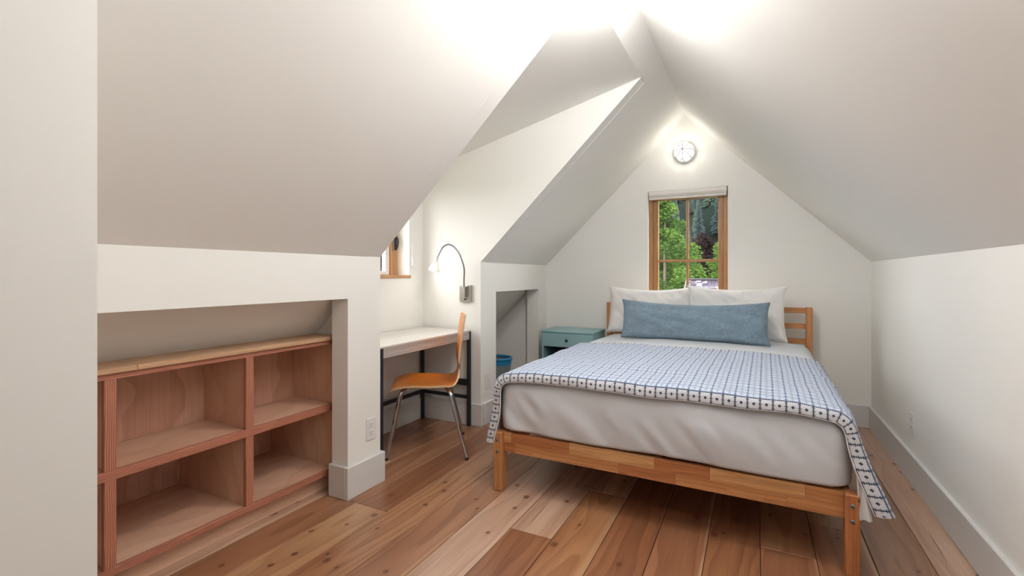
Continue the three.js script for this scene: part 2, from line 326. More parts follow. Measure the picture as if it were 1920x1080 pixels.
// baseboards
const BH = 0.168, BT = 0.02;
const bb = (name, list, label) => struct(name, merge(list.map((a) => span(...a, { c: 0.003 }))), M.trim, label, 'baseboard');
bb('baseboard_right', [[XR - BT, XR, 0, BH, ZE + BT, ZB]], 'painted baseboard along the right wall');
bb('baseboard_far', [[XL + BT, XR, 0, BH, ZE, ZE + BT]], 'painted baseboard under the gable window wall');
bb('baseboard_left', [[XL, XL + BT, 0, BH, -4.45, -4.273], [XL, XL + BT, 0, BH, -3.41, DF - BT], [-2.41, XL + BT, 0, BH, DF, DF + BT]], 'painted baseboard round the far knee wall and dormer side');
bb('baseboard_pillar', [[XL, XL + BT, 0, BH, DN - BT, -1.80], [-2.0, XL, 0, BH, -1.82, -1.80], [-2.41, XL, 0, BH, DN - BT, DN]], 'tall painted baseboard wrapped round the pillar beside the shelves');
bb('baseboard_dormer', [[XW, XW + BT, 0, BH, DF + BT, DN - BT]], 'painted baseboard under the desk along the dormer window wall');
// ---------------------------------------------------------------- windows
{
  const w = struct('window_1', null, null, 'four-pane wooden window in the gable wall above the bed', 'window');
  const x0 = -0.872, x1 = -0.205, y0 = 0.90, y1 = 1.925, zf = ZE - 0.045, F = 0.034, S = 0.046;
  const fr = (a, b, c, d, z0, z1, g) => span(a, b, c, d, z0, z1, { c: 0.003, grain: g });
  for (const [a, b, c, d, g] of [[x0, x0 + F, y0, y1, 'y'], [x1 - F, x1, y0, y1, 'y'], [x0 + F, x1 - F, y1 - F, y1, 'x'], [x0 + F, x1 - F, y0, y0 + F, 'x']]) part('frame', fr(a, b, c, d, zf - 0.09, zf, g), M.frameWood, w);
  const a0 = x0 + F, a1 = x1 - F, b0 = y0 + F, b1 = y1 - F, zs = zf - 0.018;
  for (const [a, b, c, d, g] of [[a0, a0 + S, b0, b1, 'y'], [a1 - S, a1, b0, b1, 'y'], [a0 + S, a1 - S, b1 - S, b1, 'x'], [a0 + S, a1 - S, b0, b0 + S, 'x']]) part('sash', fr(a, b, c, d, zs - 0.045, zs, g), M.frameWood, w);
  const mx = (a0 + a1) / 2, my = 1.29, m = 0.011;
  part('muntin', fr(mx - m, mx + m, b0 + S, b1 - S, zs - 0.036, zs - 0.008, 'y'), M.frameWood, w);
  for (const [a, b] of [[a0 + S, mx - m], [mx + m, a1 - S]]) part('muntin', fr(a, b, my - m, my + m, zs - 0.036, zs - 0.008, 'x'), M.frameWood, w);
  for (const [a, b] of [[a0 + S, mx - m], [mx + m, a1 - S]]) for (const [c, d] of [[b0 + S, my - m], [my + m, b1 - S]]) {
    const g = new THREE.PlaneGeometry(b - a, d - c); const p = part('pane', g, M.glass, w); p.position.set((a + b) / 2, (c + d) / 2, zs - 0.022); p.castShadow = false;
  }
}
{
  const w = struct('window_2', null, null, 'wooden casement window in the dormer above the desk', 'window');
  const z0 = -2.99, z1 = -2.2, y0 = 1.14, y1 = 1.92, xf = -2.545;
  const fr = (a, b, c, d, x0, x1, g) => span(x0, x1, c, d, a, b, { c: 0.003, grain: g });
  const F = 0.085, G = 0.035, S = 0.045;
  for (const [a, b, c, d, g] of [[z0, z0 + F, y0, y1, 'y'], [z1 - G, z1, y0, y1, 'y'], [z0 + F, z1 - G, y1 - G, y1, 'z'], [z0 + F, z1 - G, y0, y0 + 0.02, 'z']]) part('frame', fr(a, b, c, d, xf - 0.05, xf, g), M.sillWood, w);
  const a0 = z0 + F + 0.004, a1 = z1 - G - 0.004, b0 = y0 + 0.022, b1 = y1 - G - 0.004;
  for (const [a, b, c, d, g] of [[a0, a0 + S, b0, b1, 'y'], [a1 - S, a1, b0, b1, 'y'], [a0 + S, a1 - S, b1 - S, b1, 'z'], [a0 + S, a1 - S, b0, b0 + 0.03, 'z']]) part('sash', fr(a, b, c, d, xf - 0.045, xf - 0.008, g), M.white, w);
  const g = new THREE.PlaneGeometry(a1 - a0 - 2 * S, b1 - b0 - S - 0.03); g.rotateY(Math.PI / 2);
  const p = part('pane', g, M.glass, w); p.position.set(xf - 0.028, (b0 + 0.03 + b1 - S) / 2, (a0 + a1) / 2); p.castShadow = false;
  part('sill', span(xf, XW + 0.012, y0 - 0.002, y0 + 0.02, z0 - 0.012, z1 + 0.012, { c: 0.004, grain: 'z' }), M.sillWood, w);
  const latch = part('latch', merge([span(xf, xf + 0.012, 1.36, 1.47, z0 + 0.022, z0 + 0.046, { c: 0.003 }), tube([[xf + 0.012, 1.45, z0 + 0.034], [xf + 0.03, 1.45, z0 + 0.036], [xf + 0.036, 1.41, z0 + 0.04], [xf + 0.03, 1.37, z0 + 0.044]], 0.006, { seg: 16, rad: 8 })]), M.black, w, 'dark metal casement latch');
  part('latch_plate', span(xf, xf + 0.006, 1.35, 1.48, z0 + 0.047, z0 + 0.062, { c: 0.002 }), M.steel, w);
}
// raised blinds: head rail, gathered slats, bottom rail
function blind(label, len, slats) {
  const t = thing('window_blind', label, 'blind');
  part('head_rail', cbox(len, 0.036, 0.045, { c: 0.004, at: [0, -0.018, 0] }), M.blind, t);
  for (let i = 0; i < slats; i++) part('slat', cbox(len - 0.006, 0.0036, 0.045, { c: 0.0006, at: [0, -0.039 - i * 0.0045, 0] }), M.blind, t);
  part('bottom_rail', cbox(len - 0.008, 0.018, 0.047, { c: 0.004, at: [0, -0.0375 - slats * 0.0045 - 0.010, 0] }), M.blind, t);
  return t;
}
{
  const b = blind('cream window blind pulled up to the top of the gable window', 0.655, 4);
  b.position.set(-0.5385, 1.922, ZE - 0.012);
  const d = blind('cream window blind raised above the dormer window with hanging cord', 0.745, 5);
  d.position.set(XW + 0.024, 1.985, -2.61); d.rotation.y = Math.PI / 2;
  // cord and tassel hang beside the window opening
  part('cord', tube([[0.3725, -0.03, 0.02], [0.39, -0.06, 0.004], [0.398, -0.2, -0.004], [0.399, -0.675, -0.006]], 0.0016, { seg: 24, rad: 6 }), M.blind, d);
  const tg = lathe([[0.0001, 0], [0.006, 0.001], [0.0085, 0.012], [0.0085, 0.055], [0.005, 0.075], [0.002, 0.082], [0.0001, 0.082]], 14); tg.translate(0.399, -0.755, -0.006);
  part('tassel', tg, M.white, d);
}

// ---------------------------------------------------------------- built-in shelves
{
  const t = thing('shelf_unit', 'built-in plywood shelf unit with red fir edges in the knee wall recess', 'shelf');
  const XS = -2.03, zs = [-0.3735 - 0.018, -0.861, -1.384, -1.905 + 0.018], backU = -2.36, backL = -2.565, yB = 0.12, yM = 0.467, yT = 0.812;
  const za = -1.904, zb = NEAR_Z - 0.001;
  // top in two boards
  part('top_board', span(-2.21, XS + 0.012, yT, yT + 0.02, za, -0.94, { grain: 'z', c: 0.002 }), M.topPly, t);
  part('top_board', span(-2.21, XS + 0.012, yT, yT + 0.02, -0.939, zb, { grain: 'z', c: 0.002, off: [0.2, 0.31] }), M.topPly, t);
  part('rail', span(XS - 0.02, XS, yT - 0.022, yT - 0.0005, za, zb, { grain: 'z', c: 0.0015 }), M.fir, t, 'thin red fir rail under the top board');
  part('rail', span(XS - 0.02, XS + 0.001, yM - 0.034, yM, za, zb, { grain: 'z', c: 0.0015, off: [0.03, 0.4] }), M.fir, t, 'red fir edge of the middle shelf');
  part('rail', span(XS - 0.02, XS, yB - 0.026, yB, za, zb, { grain: 'z', c: 0.0015, off: [0.05, 0.7] }), M.fir, t, 'red fir edge of the bottom shelf');
  for (let i = 0; i < 3; i++) {
    const z1 = zs[i] - 0.009, z0 = zs[i + 1] + 0.009;
    part('shelf_board', span(backU, XS - 0.02, yM - 0.02, yM - 0.001, z0, z1, { grain: 'z', c: 0.001, off: [i * 0.17, i * 0.23] }), M.ply, t);
    part('shelf_board', span(backL, XS - 0.02, yB - 0.02, yB - 0.001, z0, z1, { grain: 'z', c: 0.001, off: [i * 0.29, i * 0.13] }), M.ply, t);
    part('back_panel', span(backU - 0.012, backU, yM - 0.02, yT, z0, z1, { grain: 'y', c: 0.001, off: [i * 0.21 + 0.1, i * 0.37] }), M.ply2, t);
    part('back_panel', span(backL - 0.012, backL, yB - 0.02, yM - 0.02, z0, z1, { grain: 'y', c: 0.001, off: [i * 0.27, i * 0.11] }), M.ply2, t);
    part('soffit', span(backL, backU - 0.012, yM - 0.02, yM - 0.008, z0, z1, { grain: 'z', c: 0.001 }), M.ply, t);
  }
  zs.forEach((z, i) => {
    part('divider', merge([span(backU - 0.012, XS - 0.02, yM, yT - 0.0005, z - 0.009, z + 0.009, { grain: 'y', c: 0.001, off: [0.1 * i, 0.2 * i] }), span(backL - 0.012, XS - 0.02, yB - 0.02, yM, z - 0.009, z + 0.009, { grain: 'y', c: 0.001, off: [0.15 * i, 0.1 * i] })]), M.ply, t);
    if (i === 1 || i === 2) for (const [a, b] of [[yM, yT - 0.022], [yB, yM - 0.034]]) part('stile', span(XS - 0.02, XS, a, b, z - 0.0185, z + 0.0185, { grain: 'y', c: 0.0015, off: [0.021 * i, a * 1.7] }), M.fir, t, 'red fir facing strip on a shelf divider');
  });
  part('toe_kick', span(XS - 0.07, XS - 0.055, 0, yB - 0.022, za, zb, { grain: 'z', c: 0.001 }), M.ply, t);
}

// ---------------------------------------------------------------- desk
{
  const t = thing('desk', 'pale wood desk with black metal legs in the dormer alcove', 'desk');
  const x0 = -2.415, x1 = -1.945, z0 = -3.135, z1 = -2.135, Y = 0.74;
  const top = cbox(x1 - x0, 0.012, z1 - z0, { c: 0.002, grain: 'z', at: [(x0 + x1) / 2, Y - 0.006, (z0 + z1) / 2] });
  const uv = top.attributes.uv; for (let i = 0; i < uv.count; i++) uv.setXY(i, uv.getX(i) * 2 + 0.5, uv.getY(i) + 0.5);
  part('tabletop', top, M.deskTop, t);
  const A = 0.06;
  part('apron', span(x1 - 0.022, x1 - 0.002, Y - 0.012 - A, Y - 0.012, z0 + 0.026, z1 - 0.026, { grain: 'z' }), M.deskApron, t);
  part('apron', span(x0 + 0.002, x0 + 0.022, Y - 0.012 - A, Y - 0.012, z0 + 0.026, z1 - 0.026, { grain: 'z' }), M.deskApron, t);
  for (const z of [z0 + 0.012, z1 - 0.012]) part('apron', span(x0 + 0.026, x1 - 0.026, Y - 0.012 - A, Y - 0.012, z - 0.01, z + 0.01, { grain: 'x' }), M.deskApron, t);
  for (const x of [x0 + 0.013, x1 - 0.013]) for (const z of [z0 + 0.013, z1 - 0.013]) part('leg', span(x - 0.013, x + 0.013, 0, Y - 0.012, z - 0.013, z + 0.013, { c: 0.003 }), M.black, t);
  for (const z of [z0 + 0.013, z1 - 0.013]) { part('stretcher', span(x0 + 0.026, x1 - 0.026, 0.31, 0.358, z - 0.009, z + 0.009, { c: 0.002 }), M.black, t); part('stretcher', span(x0 + 0.026, x1 - 0.026, 0.21, 0.236, z - 0.009, z + 0.009, { c: 0.002 }), M.black, t); }
  part('stretcher', span(x0 + 0.004, x0 + 0.022, 0.21, 0.236, z0 + 0.026, z1 - 0.026, { c: 0.002 }), M.black, t);
}

// ---------------------------------------------------------------- orange chair
{
  const t = thing('chair', 'orange bent plywood chair with chrome legs in front of the desk', 'chair', [-1.959, 0, -2.598], Math.atan2(-0.81, 0.586));
  // profile of the shell in (forward, up), then half widths along it
  const prof = [[0.235, 0.402], [0.222, 0.432], [0.19, 0.446], [0.10, 0.448], [0.0, 0.443], [-0.10, 0.441], [-0.155, 0.449], [-0.19, 0.472], [-0.207, 0.51], [-0.215, 0.56], [-0.222, 0.64], [-0.231, 0.73], [-0.242, 0.82], [-0.254, 0.895]];
  const curve = new THREE.CatmullRomCurve3(prof.map(([z, y]) => new THREE.Vector3(0, y, z)));
  const N = 72, P = curve.getSpacedPoints(N), K = 14, TH = 0.0055;
  const halfW = (s) => {                              // s along the shell, 0 front .. 1 top
    let w = mix(0.175, 0.205, smooth(0, 0.18, s)); w = mix(w, 0.185, smooth(0.3, 0.46, s)); w = mix(w, 0.10, smooth(0.47, 0.57, s));
    w = mix(w, 0.18, smooth(0.60, 0.66, s)); w = mix(w, 0.165, smooth(0.75, 0.95, s)); w *= Math.sqrt(1 - Math.pow(clamp((s - 0.955) / 0.06), 2) * 0.6); w *= Math.sqrt(1 - Math.pow(clamp((0.05 - s) / 0.06), 2) * 0.4); return w;
  };
  const pt = (i, k, side) => {
    const s = i / N, p = P[i], q = P[Math.min(N, i + 1)], o = P[Math.max(0, i - 1)], dz = q.z - o.z, dy = q.y - o.y, l = Math.hypot(dz, dy), nz = dy / l, ny = -dz / l;   // normal towards the sitter
    const u = k / K * 2 - 1, dish = 0.014 * u * u * smooth(0.05, 0.2, s) * (1 - smooth(0.38, 0.5, s)) + 0.016 * u * u * smooth(0.55, 0.7, s);
    const off = side * TH + dish; return [u * halfW(s), p.y + ny * off, p.z + nz * off];
  };
  const face = (side) => { const g = gridGeo(K, N, (a, b) => pt(Math.round(b * N), Math.round(a * K), side)); if (side > 0) { const ix = g.index.array; for (let i = 0; i < ix.length; i += 3) { const q = ix[i + 1]; ix[i + 1] = ix[i + 2]; ix[i + 2] = q; } g.computeVertexNormals(); } return g; };
  const shell = merge([face(1), face(-1)]); 
  part('seat_shell', shell, M.orange, t);
  const rim = []; for (let i = 0; i <= N; i++) rim.push([i, K]); for (let k = K - 1; k >= 0; k--) rim.push([N, k]); for (let i = N - 1; i >= 0; i--) rim.push([i, 0]); for (let k = 1; k <= K; k++) rim.push([0, k]);
  part('plywood_edge', gridGeo(rim.length - 1, 1, (a, b) => { const [i, k] = rim[Math.round(a * (rim.length - 1))]; return pt(i, k, b ? 1 : -1); }), M.plyEdge, t, 'pale plywood edge of the chair shell');
  const r = 0.0115;
  for (const s of [-1, 1]) {
    part('leg', tube([[s * 0.02, 0.428, 0.125], [s * 0.10, 0.427, 0.135], [s * 0.135, 0.424, 0.148], [s * 0.153, 0.405, 0.165], [s * 0.157, 0.36, 0.175], [s * 0.166, 0.18, 0.213], [s * 0.175, 0.008, 0.25]], r, { seg: 48, rad: 12 }), M.chrome, t);
    part('leg', tube([[s * 0.02, 0.42, -0.115], [s * 0.13, 0.42, -0.13], [s * 0.17, 0.417, -0.14], [s * 0.193, 0.395, -0.152], [s * 0.20, 0.35, -0.162], [s * 0.222, 0.18, -0.205], [s * 0.245, 0.008, -0.25]], r, { seg: 48, rad: 12 }), M.chrome, t);
    part('foot_cap', cyl(0.0125, 0.0125, 0.016, [s * 0.175, 0.008, 0.25]), M.black, t);
    part('foot_cap', cyl(0.0125, 0.0125, 0.016, [s * 0.245, 0.008, -0.25]), M.black, t);
    part('rail', tube([[s * 0.09, 0.427, 0.134], [s * 0.09, 0.424, 0], [s * 0.09, 0.421, -0.124]], 0.009, { seg: 8, rad: 10 }), M.chrome, t);
  }
}

// ---------------------------------------------------------------- bed frame, mattress, throw, pillows (bed axes: x across, z 0 at the foot, -z to the head)
const BED = new THREE.Matrix4().makeRotationY(-0.018).setPosition(-0.45, 0, -2.24);
const bedTurn = -0.018, bedPos = [-0.45, 0, -2.24];
{
  const t = thing('bed', 'low pine bed frame with slatted headboard against the gable wall', 'bed', bedPos, bedTurn);
  const HW = 0.81;                                   // half width over the posts
  // foot: two posts, a rail glued up from staves, bolts
  for (const s of [-1, 1]) {
    const xo = s * HW, xi = s * (HW - 0.048);
    part('post', span(Math.min(xo, xi), Math.max(xo, xi), 0, 0.314, -0.062, 0, { grain: 'y', c: 0.004, off: [0.01 * s, 0.1] }), s > 0 ? M.pine[2] : M.pine[0], t);
    for (const y of [0.272, 0.212]) {
      const b = lathe([[0.0001, 0.004], [0.004, 0.004], [0.0085, 0.0025], [0.009, 0], [0.0001, 0]], 18); b.rotateX(Math.PI / 2); b.translate(s * (HW - 0.024), y, 0.0002);
      const k = part('bolt', b, M.steel, t); const h = cyl(0.0035, 0.0035, 0.0012, [s * (HW - 0.024), y, 0.0044], { axis: 'z', seg: 6 }); part('hex_socket', h, M.darkSlot, k);
    }
  }
  const rail = new THREE.Group(); rail.name = 'foot_rail'; t.add(rail);
  const sr = mulberry(5), rows = [[0.26, 0.312, [0.045, 0.33, 0.42, 0.24, 0.36, 0.27]], [0.208, 0.2595, [0.07, 0.56, 0.26, 0.44, 0.3]]];
  rows.forEach(([y0, y1, lens], ri) => {
    let x = -HW + 0.048, i = 0; const end = HW - 0.048; 
    while (x < end - 0.001) { const L = i < lens.length - 1 ? lens[i] : end - x, xe = Math.min(end, x + L); const m = [[1, 2, 1, 2, 1, 0], [2, 0, 2, 0, 0, 0]][ri][i] ?? 0;
      part('stave', span(x + 0.0003, xe - 0.0003, y0, y1, -0.056, -0.030, { grain: 'x', c: 0.0008, off: [sr(), sr()] }), M.pine[m], rail); x = xe; i++; }
  });
  for (const s of [-1, 1]) part('side_rail', span(s > 0 ? HW - 0.05 : -HW + 0.024, s > 0 ? HW - 0.024 : -HW + 0.05, 0.205, 0.312, -2.085, -0.062, { grain: 'z', off: [0.2, s] }), M.pine[0], t);
  part('center_beam', span(-0.03, 0.03, 0.25, 0.2945, -2.085, -0.057, { grain: 'z' }), M.pine[1], t);
  for (let i = 0; i < 16; i++) part('slat', span(-0.757, 0.757, 0.295, 0.312, -0.16 - i * 0.122 - 0.035, -0.16 - i * 0.122 + 0.035, { grain: 'x', off: [i * 0.07, i * 0.3] }), M.pine[1], t);
  // head: two posts and three slats
  for (const s of [-1, 1]) part('head_post', span(s * HW, s * (HW - 0.045), 0, 0.91, -2.147, -2.085, { grain: 'y', c: 0.004, off: [0.02, s * 0.2] }), M.pine[0], t);
  for (const y of [0.885, 0.763, 0.645, 0.45]) part('headboard_slat', span(-HW + 0.045, HW - 0.045, y - 0.021, y + 0.021, -2.127, -2.104, { grain: 'x', off: [y, y * 3] }), M.pine[0], t);
  for (const s of [-1, 1]) part('leg_block', span(s * 0.04 - 0.02, s * 0.04 + 0.02, 0, 0.25, -1.1, -1.06, { grain: 'y' }), M.pine[0], t);
}
// soft top of the mattress with its duvet
const MW = 0.795, MZ0 = -2.065, MZ1 = -0.022, MY0 = 0.315, MY1 = 0.618, MR = 0.085;
const bulge = (x, z) => { const a = clamp(1 - Math.pow(Math.abs(x) / 0.82, 3)), b = smooth(MZ1 + 0.02, MZ1 - 0.35, z) * 0.3 + 0.7; return 0.045 * a * b + 0.006 * (noise(x * 5 + 20, z * 5 + 20, 701) - 0.5) * 2; };
{
  const g0 = new THREE.BoxGeometry(2 * MW, MY1 - MY0, MZ1 - MZ0, 150, 44, 120), p = g0.attributes.position;
  const cx = 0, cy = (MY0 + MY1) / 2, cz = (MZ0 + MZ1) / 2, hx = MW, hy = (MY1 - MY0) / 2, hz = (MZ1 - MZ0) / 2, uv = g0.attributes.uv;
  for (let i = 0; i < p.count; i++) {
    let x = p.getX(i), y = p.getY(i), z = p.getZ(i);
    const r = y > 0 ? MR : 0.022, ix = clamp(x, -hx + MR, hx - MR), iy = clamp(y, -hy + r, hy - r), iz = clamp(z, -hz + MR, hz - MR);
    const dx = (x - ix) / MR, dy = (y - iy) / r, dz = (z - iz) / MR, l = Math.hypot(dx, dy, dz) || 1;
    const nx = dx / l, ny = dy / l, nz = dz / l;
    x = ix + nx * MR; y = iy + ny * r; z = iz + nz * MR;
    let X = x + cx, Y = y + cy, Z = z + cz;
    const front = clamp(nz), up = smooth(MY0 + 0.05, MY1, Y), side = Math.abs(nx);
    Y += bulge(X, Z) * up;
    // the covering belly: fuller at mid height, creased along slanting folds at the foot
    const hgt = (Y - MY0) / (MY1 - MY0);
    const fold = (ang, fa, fl, sd) => noise((X * Math.sin(ang) + Y * Math.cos(ang)) * fa + 40, (X * Math.cos(ang) - Y * Math.sin(ang)) * fl + 20, sd) - 0.5;
    const low = 1 - smooth(0.5, 0.95, hgt), topBand = smooth(0.45, 0.8, hgt) * (1 - smooth(0.95, 1.1, hgt));
    let d = 0.014 * Math.sin(clamp(hgt) * Math.PI) + 0.019 * fold(0.6, 5, 1.6, 711) + 0.021 * fold(0.75, 13, 2.2, 712) * low * smooth(0.2, 0.5, noise(X * 1.7 + 9, Y * 3, 717)) + 0.011 * fold(0.9, 24, 4, 713) * low * smooth(0.25, 0.55, noise(X * 2.3 + 31, Y * 3, 718));
    d += 0.008 * fold(1.5, 26, 4, 714) * topBand * smooth(0.45, 0.7, noise(X * 1.9 + 77, 3, 719));
    Z += d * front; X += Math.sign(nx) * side * 0.7 * (0.012 * Math.sin(clamp(hgt) * Math.PI) + 0.008 * (noise(Z * 6 + 50, Y * 5, 715) - 0.5)) * (1 - front);
    if (hgt < 0.3 && side + front > 0.3) Y += 0.008 * (noise(X * 6 + Z * 4 + 70, 2, 716) - 0.5);
    p.setXYZ(i, X, Y, Z);
    const a = Math.abs(nx) > 0.7 ? Z : X, b = ny > 0.7 ? Z : Y; uv.setXY(i, a, b);
  }
  g0.deleteAttribute('normal'); g0.deleteAttribute('uv');
  let g = mergeVertices(g0, 1e-5); g.computeVertexNormals();
  const q = g.attributes.position, nn = g.attributes.normal, U = new Float32Array(q.count * 2);
  for (let i = 0; i < q.count; i++) { const ax = Math.abs(nn.getX(i)), ay = Math.abs(nn.getY(i)); U[i * 2] = ax > 0.7 ? q.getZ(i) : q.getX(i); U[i * 2 + 1] = ay > 0.7 ? q.getZ(i) : q.getY(i); }
  g.setAttribute('uv', new THREE.BufferAttribute(U, 2));
  const m = single('mattress', g, M.sheet, 'thick mattress under a smooth white cover on the pine bed', 'mattress'); m.position.set(...bedPos); m.rotation.y = bedTurn;
}
{
  // throw laid across the foot of the bed, hanging over both sides
  const top = (x, z) => MY1 + bulge(x, z) * 1.0 + 0.009, R = 0.10, FLAT = MW - MR + 0.0, HANG = 0.285;
  const sTop = FLAT, sArc = R * Math.PI / 2, half = sTop + sArc + HANG, LEN = CELLS * CELL, ROLL = 0.066, FR = 0.026;   // ROLL: how far the hem turns down over the foot
  const zF = MZ1 - 0.002, ns = 230, nt = 84;
  const base = (s, z) => {                            // point and normal of the draped cross section
    const a = Math.abs(s), sg = Math.sign(s) || 1, ye = top(sg * FLAT, z);
    if (a <= sTop) return { p: [s, top(s, z), z], n: [0, 1, 0] };
    if (a <= sTop + sArc) { const q = (a - sTop) / R; return { p: [sg * (FLAT + R * Math.sin(q)), ye - R * (1 - Math.cos(q)), z], n: [sg * Math.sin(q), Math.cos(q), 0] }; }
    const h = a - sTop - sArc, f = h / HANG;
    const fl = sg > 0 ? 0.075 * Math.pow(f, 1.3) : 0.055 * Math.pow(f, 1.4), wav = (0.018 * Math.sin(z * 9 + sg * 1.3) + 0.016 * Math.sin(z * 17 + 1)) * f;
    return { p: [sg * (FLAT + R + fl + wav + 0.004), ye - R - h * 0.985, z], n: [sg, 0, 0] };
  };
  const point = (s, t, side) => {                     // t metres from the front hem
    const e = ROLL - t; let z, ex = 0; if (e > 0) { z = zF; ex = e; } else z = zF + e;
    z -= 0.02 * (noise(s * 3 + 11, 4, 722) - 0.5) * 0 ;
    ex *= 1 + 0.28 * (noise(s * 5 + 60, 2, 726) - 0.5);
    const { p, n } = base(s, z); let [x, y, zz] = p;
    if (ex > 0) { const q = Math.min(ex / FR, Math.PI / 2), more = Math.max(0, ex - FR * Math.PI / 2), bx = FR * Math.sin(q) + 0.02 * more, by = FR * (1 - Math.cos(q)) + more; x -= n[0] * by; y -= n[1] * by; zz += bx; }
    const w = 0.004 * (noise(s * 12 + 30, t * 12 + 30, 723) - 0.5) * 2 + 0.003 * (noise(s * 30 + 30, t * 30 + 30, 724) - 0.5), th = side * 0.004;
    const q = Math.min(ex / FR, Math.PI / 2), nx = n[0] * Math.cos(q), ny = n[1] * Math.cos(q), nz = Math.sin(q);
    const hemWave = 0.02 * (noise(s * 4 + 7, 1, 725) - 0.5) * clamp((t - LEN + 0.3) / 0.3);
    return [x + nx * (w + th), y + ny * (w + th), zz + nz * (w + th) + hemWave];
  };
  const S = (u) => (u * 2 - 1) * half;
  const t = thing('throw_blanket', 'blue and white woven throw draped across the foot of the bed', 'blanket', bedPos, bedTurn);
  const face = gridGeo(ns, nt, (u, v) => point(S(u), v * LEN, 1), (u, v) => [S(u) / CELL, v]); { const ix = face.index.array; for (let i = 0; i < ix.length; i += 3) { const q = ix[i + 1]; ix[i + 1] = ix[i + 2]; ix[i + 2] = q; } face.computeVertexNormals(); }
  face.computeVertexNormals();
  part('woven_face', face, M.throw, t);
  const back = gridGeo(ns, nt, (u, v) => point(S(u), v * LEN, -1));
  part('backing', back, M.throwBack, t, 'plain off-white underside');
  // the corner at the right foot post turns under and shows its plain side
  const turned = (side) => (u, v) => { const f = v, y0 = 0.47, y = y0 - f * (y0 - 0.225), w = 0.008 + 0.034 * Math.pow(f, 0.8), x = 0.800 + 0.022 * f + (u - 0.35) * w, z = -0.006 + 0.006 * Math.sin(u * 9 + 1.5 * f) * f + side * 0.002 - 0.01 * (1 - f); return [x, y, z]; };
  part('turned_fold', merge([gridGeo(14, 30, turned(1)), gridGeo(14, 30, turned(-1))]), M.throwBack, t, 'plain underside turned out at the corner');
  const edge = []; for (let i = 0; i <= ns; i++) edge.push([i / ns, 0]); for (let j = 1; j <= nt; j++) edge.push([1, j / nt]); for (let i = ns - 1; i >= 0; i--) edge.push([i / ns, 1]); for (let j = nt - 1; j >= 0; j--) edge.push([0, j / nt]);
  const ring = edge.filter((_, i) => i % 2 === 0).map(([u, v]) => { const a = point(S(u), v * LEN, 0); return a; });
  part('hem', tube(ring, 0.0045, { seg: ring.length, rad: 7, closed: true }), M.throwBack, t, 'off-white bound edge');
}
function pillow(w, h, th, { seed, pinch = 0.05, sag = 0, power = 0.42, crease = 0.006, ears = 0 }) {
  const N = 64, f = (side) => (a, b) => {
    const u = a * 2 - 1, v = b * 2 - 1;
    const x = w / 2 * u * (1 - pinch * (1 - v * v)) * (1 + ears * Math.pow(Math.abs(u * v), 6)), y = h / 2 * v * (1 - pinch * 1.2 * (1 - u * u)) - sag * (1 - u * u) * smooth(-0.6, 1, v) + ears * h * 0.5 * v * Math.pow(Math.abs(u * v), 6);
    const body = Math.pow(clamp((1 - Math.pow(Math.abs(u), 3)) * (1 - Math.pow(Math.abs(v), 2.6))), power);
    const n = crease * 2 * (noise(u * 3.2 + 20 + seed, v * 2.4 + 20, 731) - 0.5) * Math.sqrt(body) + crease * (noise((u * 7 + v * 4) + 50 + seed, v * 2 - u + 50, 732) - 0.5) * Math.sqrt(body);
    const rim = crease * 0.8 * (noise(u * 14 + 40 + seed, v * 3 + 20, 733) - 0.5) * Math.sqrt(body) * smooth(0.3, 0.9, Math.abs(v));
    return [x, y, side * (th / 2 * body + n * (side > 0 ? 1 : 0.5) + rim + 0.002)];
  };
  const A = gridGeo(N, N, f(1)), B = gridGeo(N, N, f(-1)), ix = B.index.array;
  for (let i = 0; i < ix.length; i += 3) { const q = ix[i + 1]; ix[i + 1] = ix[i + 2]; ix[i + 2] = q; } B.computeVertexNormals();
  const rim = []; const steps = 120; for (let i = 0; i < steps; i++) { const t = i / steps * 4, k = Math.floor(t), q = t - k; const [a, b] = [[q, 0], [1, q], [1 - q, 1], [0, 1 - q]][k]; const p = f(1)(a, b); rim.push([p[0], p[1], 0]); }
  return { body: merge([A, B]), rim: tube(rim, 0.0042, { seg: 240, rad: 6, closed: true }) };
}
function putPillow(name, label, shape, mat, pos, tilt, turn, group) {
  const t = thing(name, label, 'pillow', pos, turn, group);
  const inner = new THREE.Group(); inner.rotation.x = tilt;
  shape.body.rotateX(tilt); shape.rim.rotateX(tilt);
  part('cushion', shape.body, mat, t); part('seam', shape.rim, mat, t);
  return t;
}
putPillow('bed_pillow', 'white pillow at the left against the headboard, near the nightstand', pillow(0.70, 0.40, 0.15, { seed: 3, pinch: 0.05, sag: 0.022, crease: 0.022, ears: 0.02 }), M.pillow, [-0.80, 0.864, -4.17], -0.22, 0.03);
putPillow('bed_pillow', 'white pillow at the right against the headboard slats', pillow(0.70, 0.41, 0.15, { seed: 9, pinch: 0.05, sag: 0.02, crease: 0.022, ears: 0.025 }), M.pillow, [-0.14, 0.870, -4.13], -0.20, -0.05);
putPillow('lumbar_pillow', 'long blue linen lumbar pillow in front of the white pillows', pillow(1.05, 0.30, 0.15, { seed: 5, pinch: 0.022, sag: 0.03, power: 0.36, crease: 0.014, ears: 0.02 }), M.linen, [-0.435, 0.81, -3.875], -0.16, -0.02);

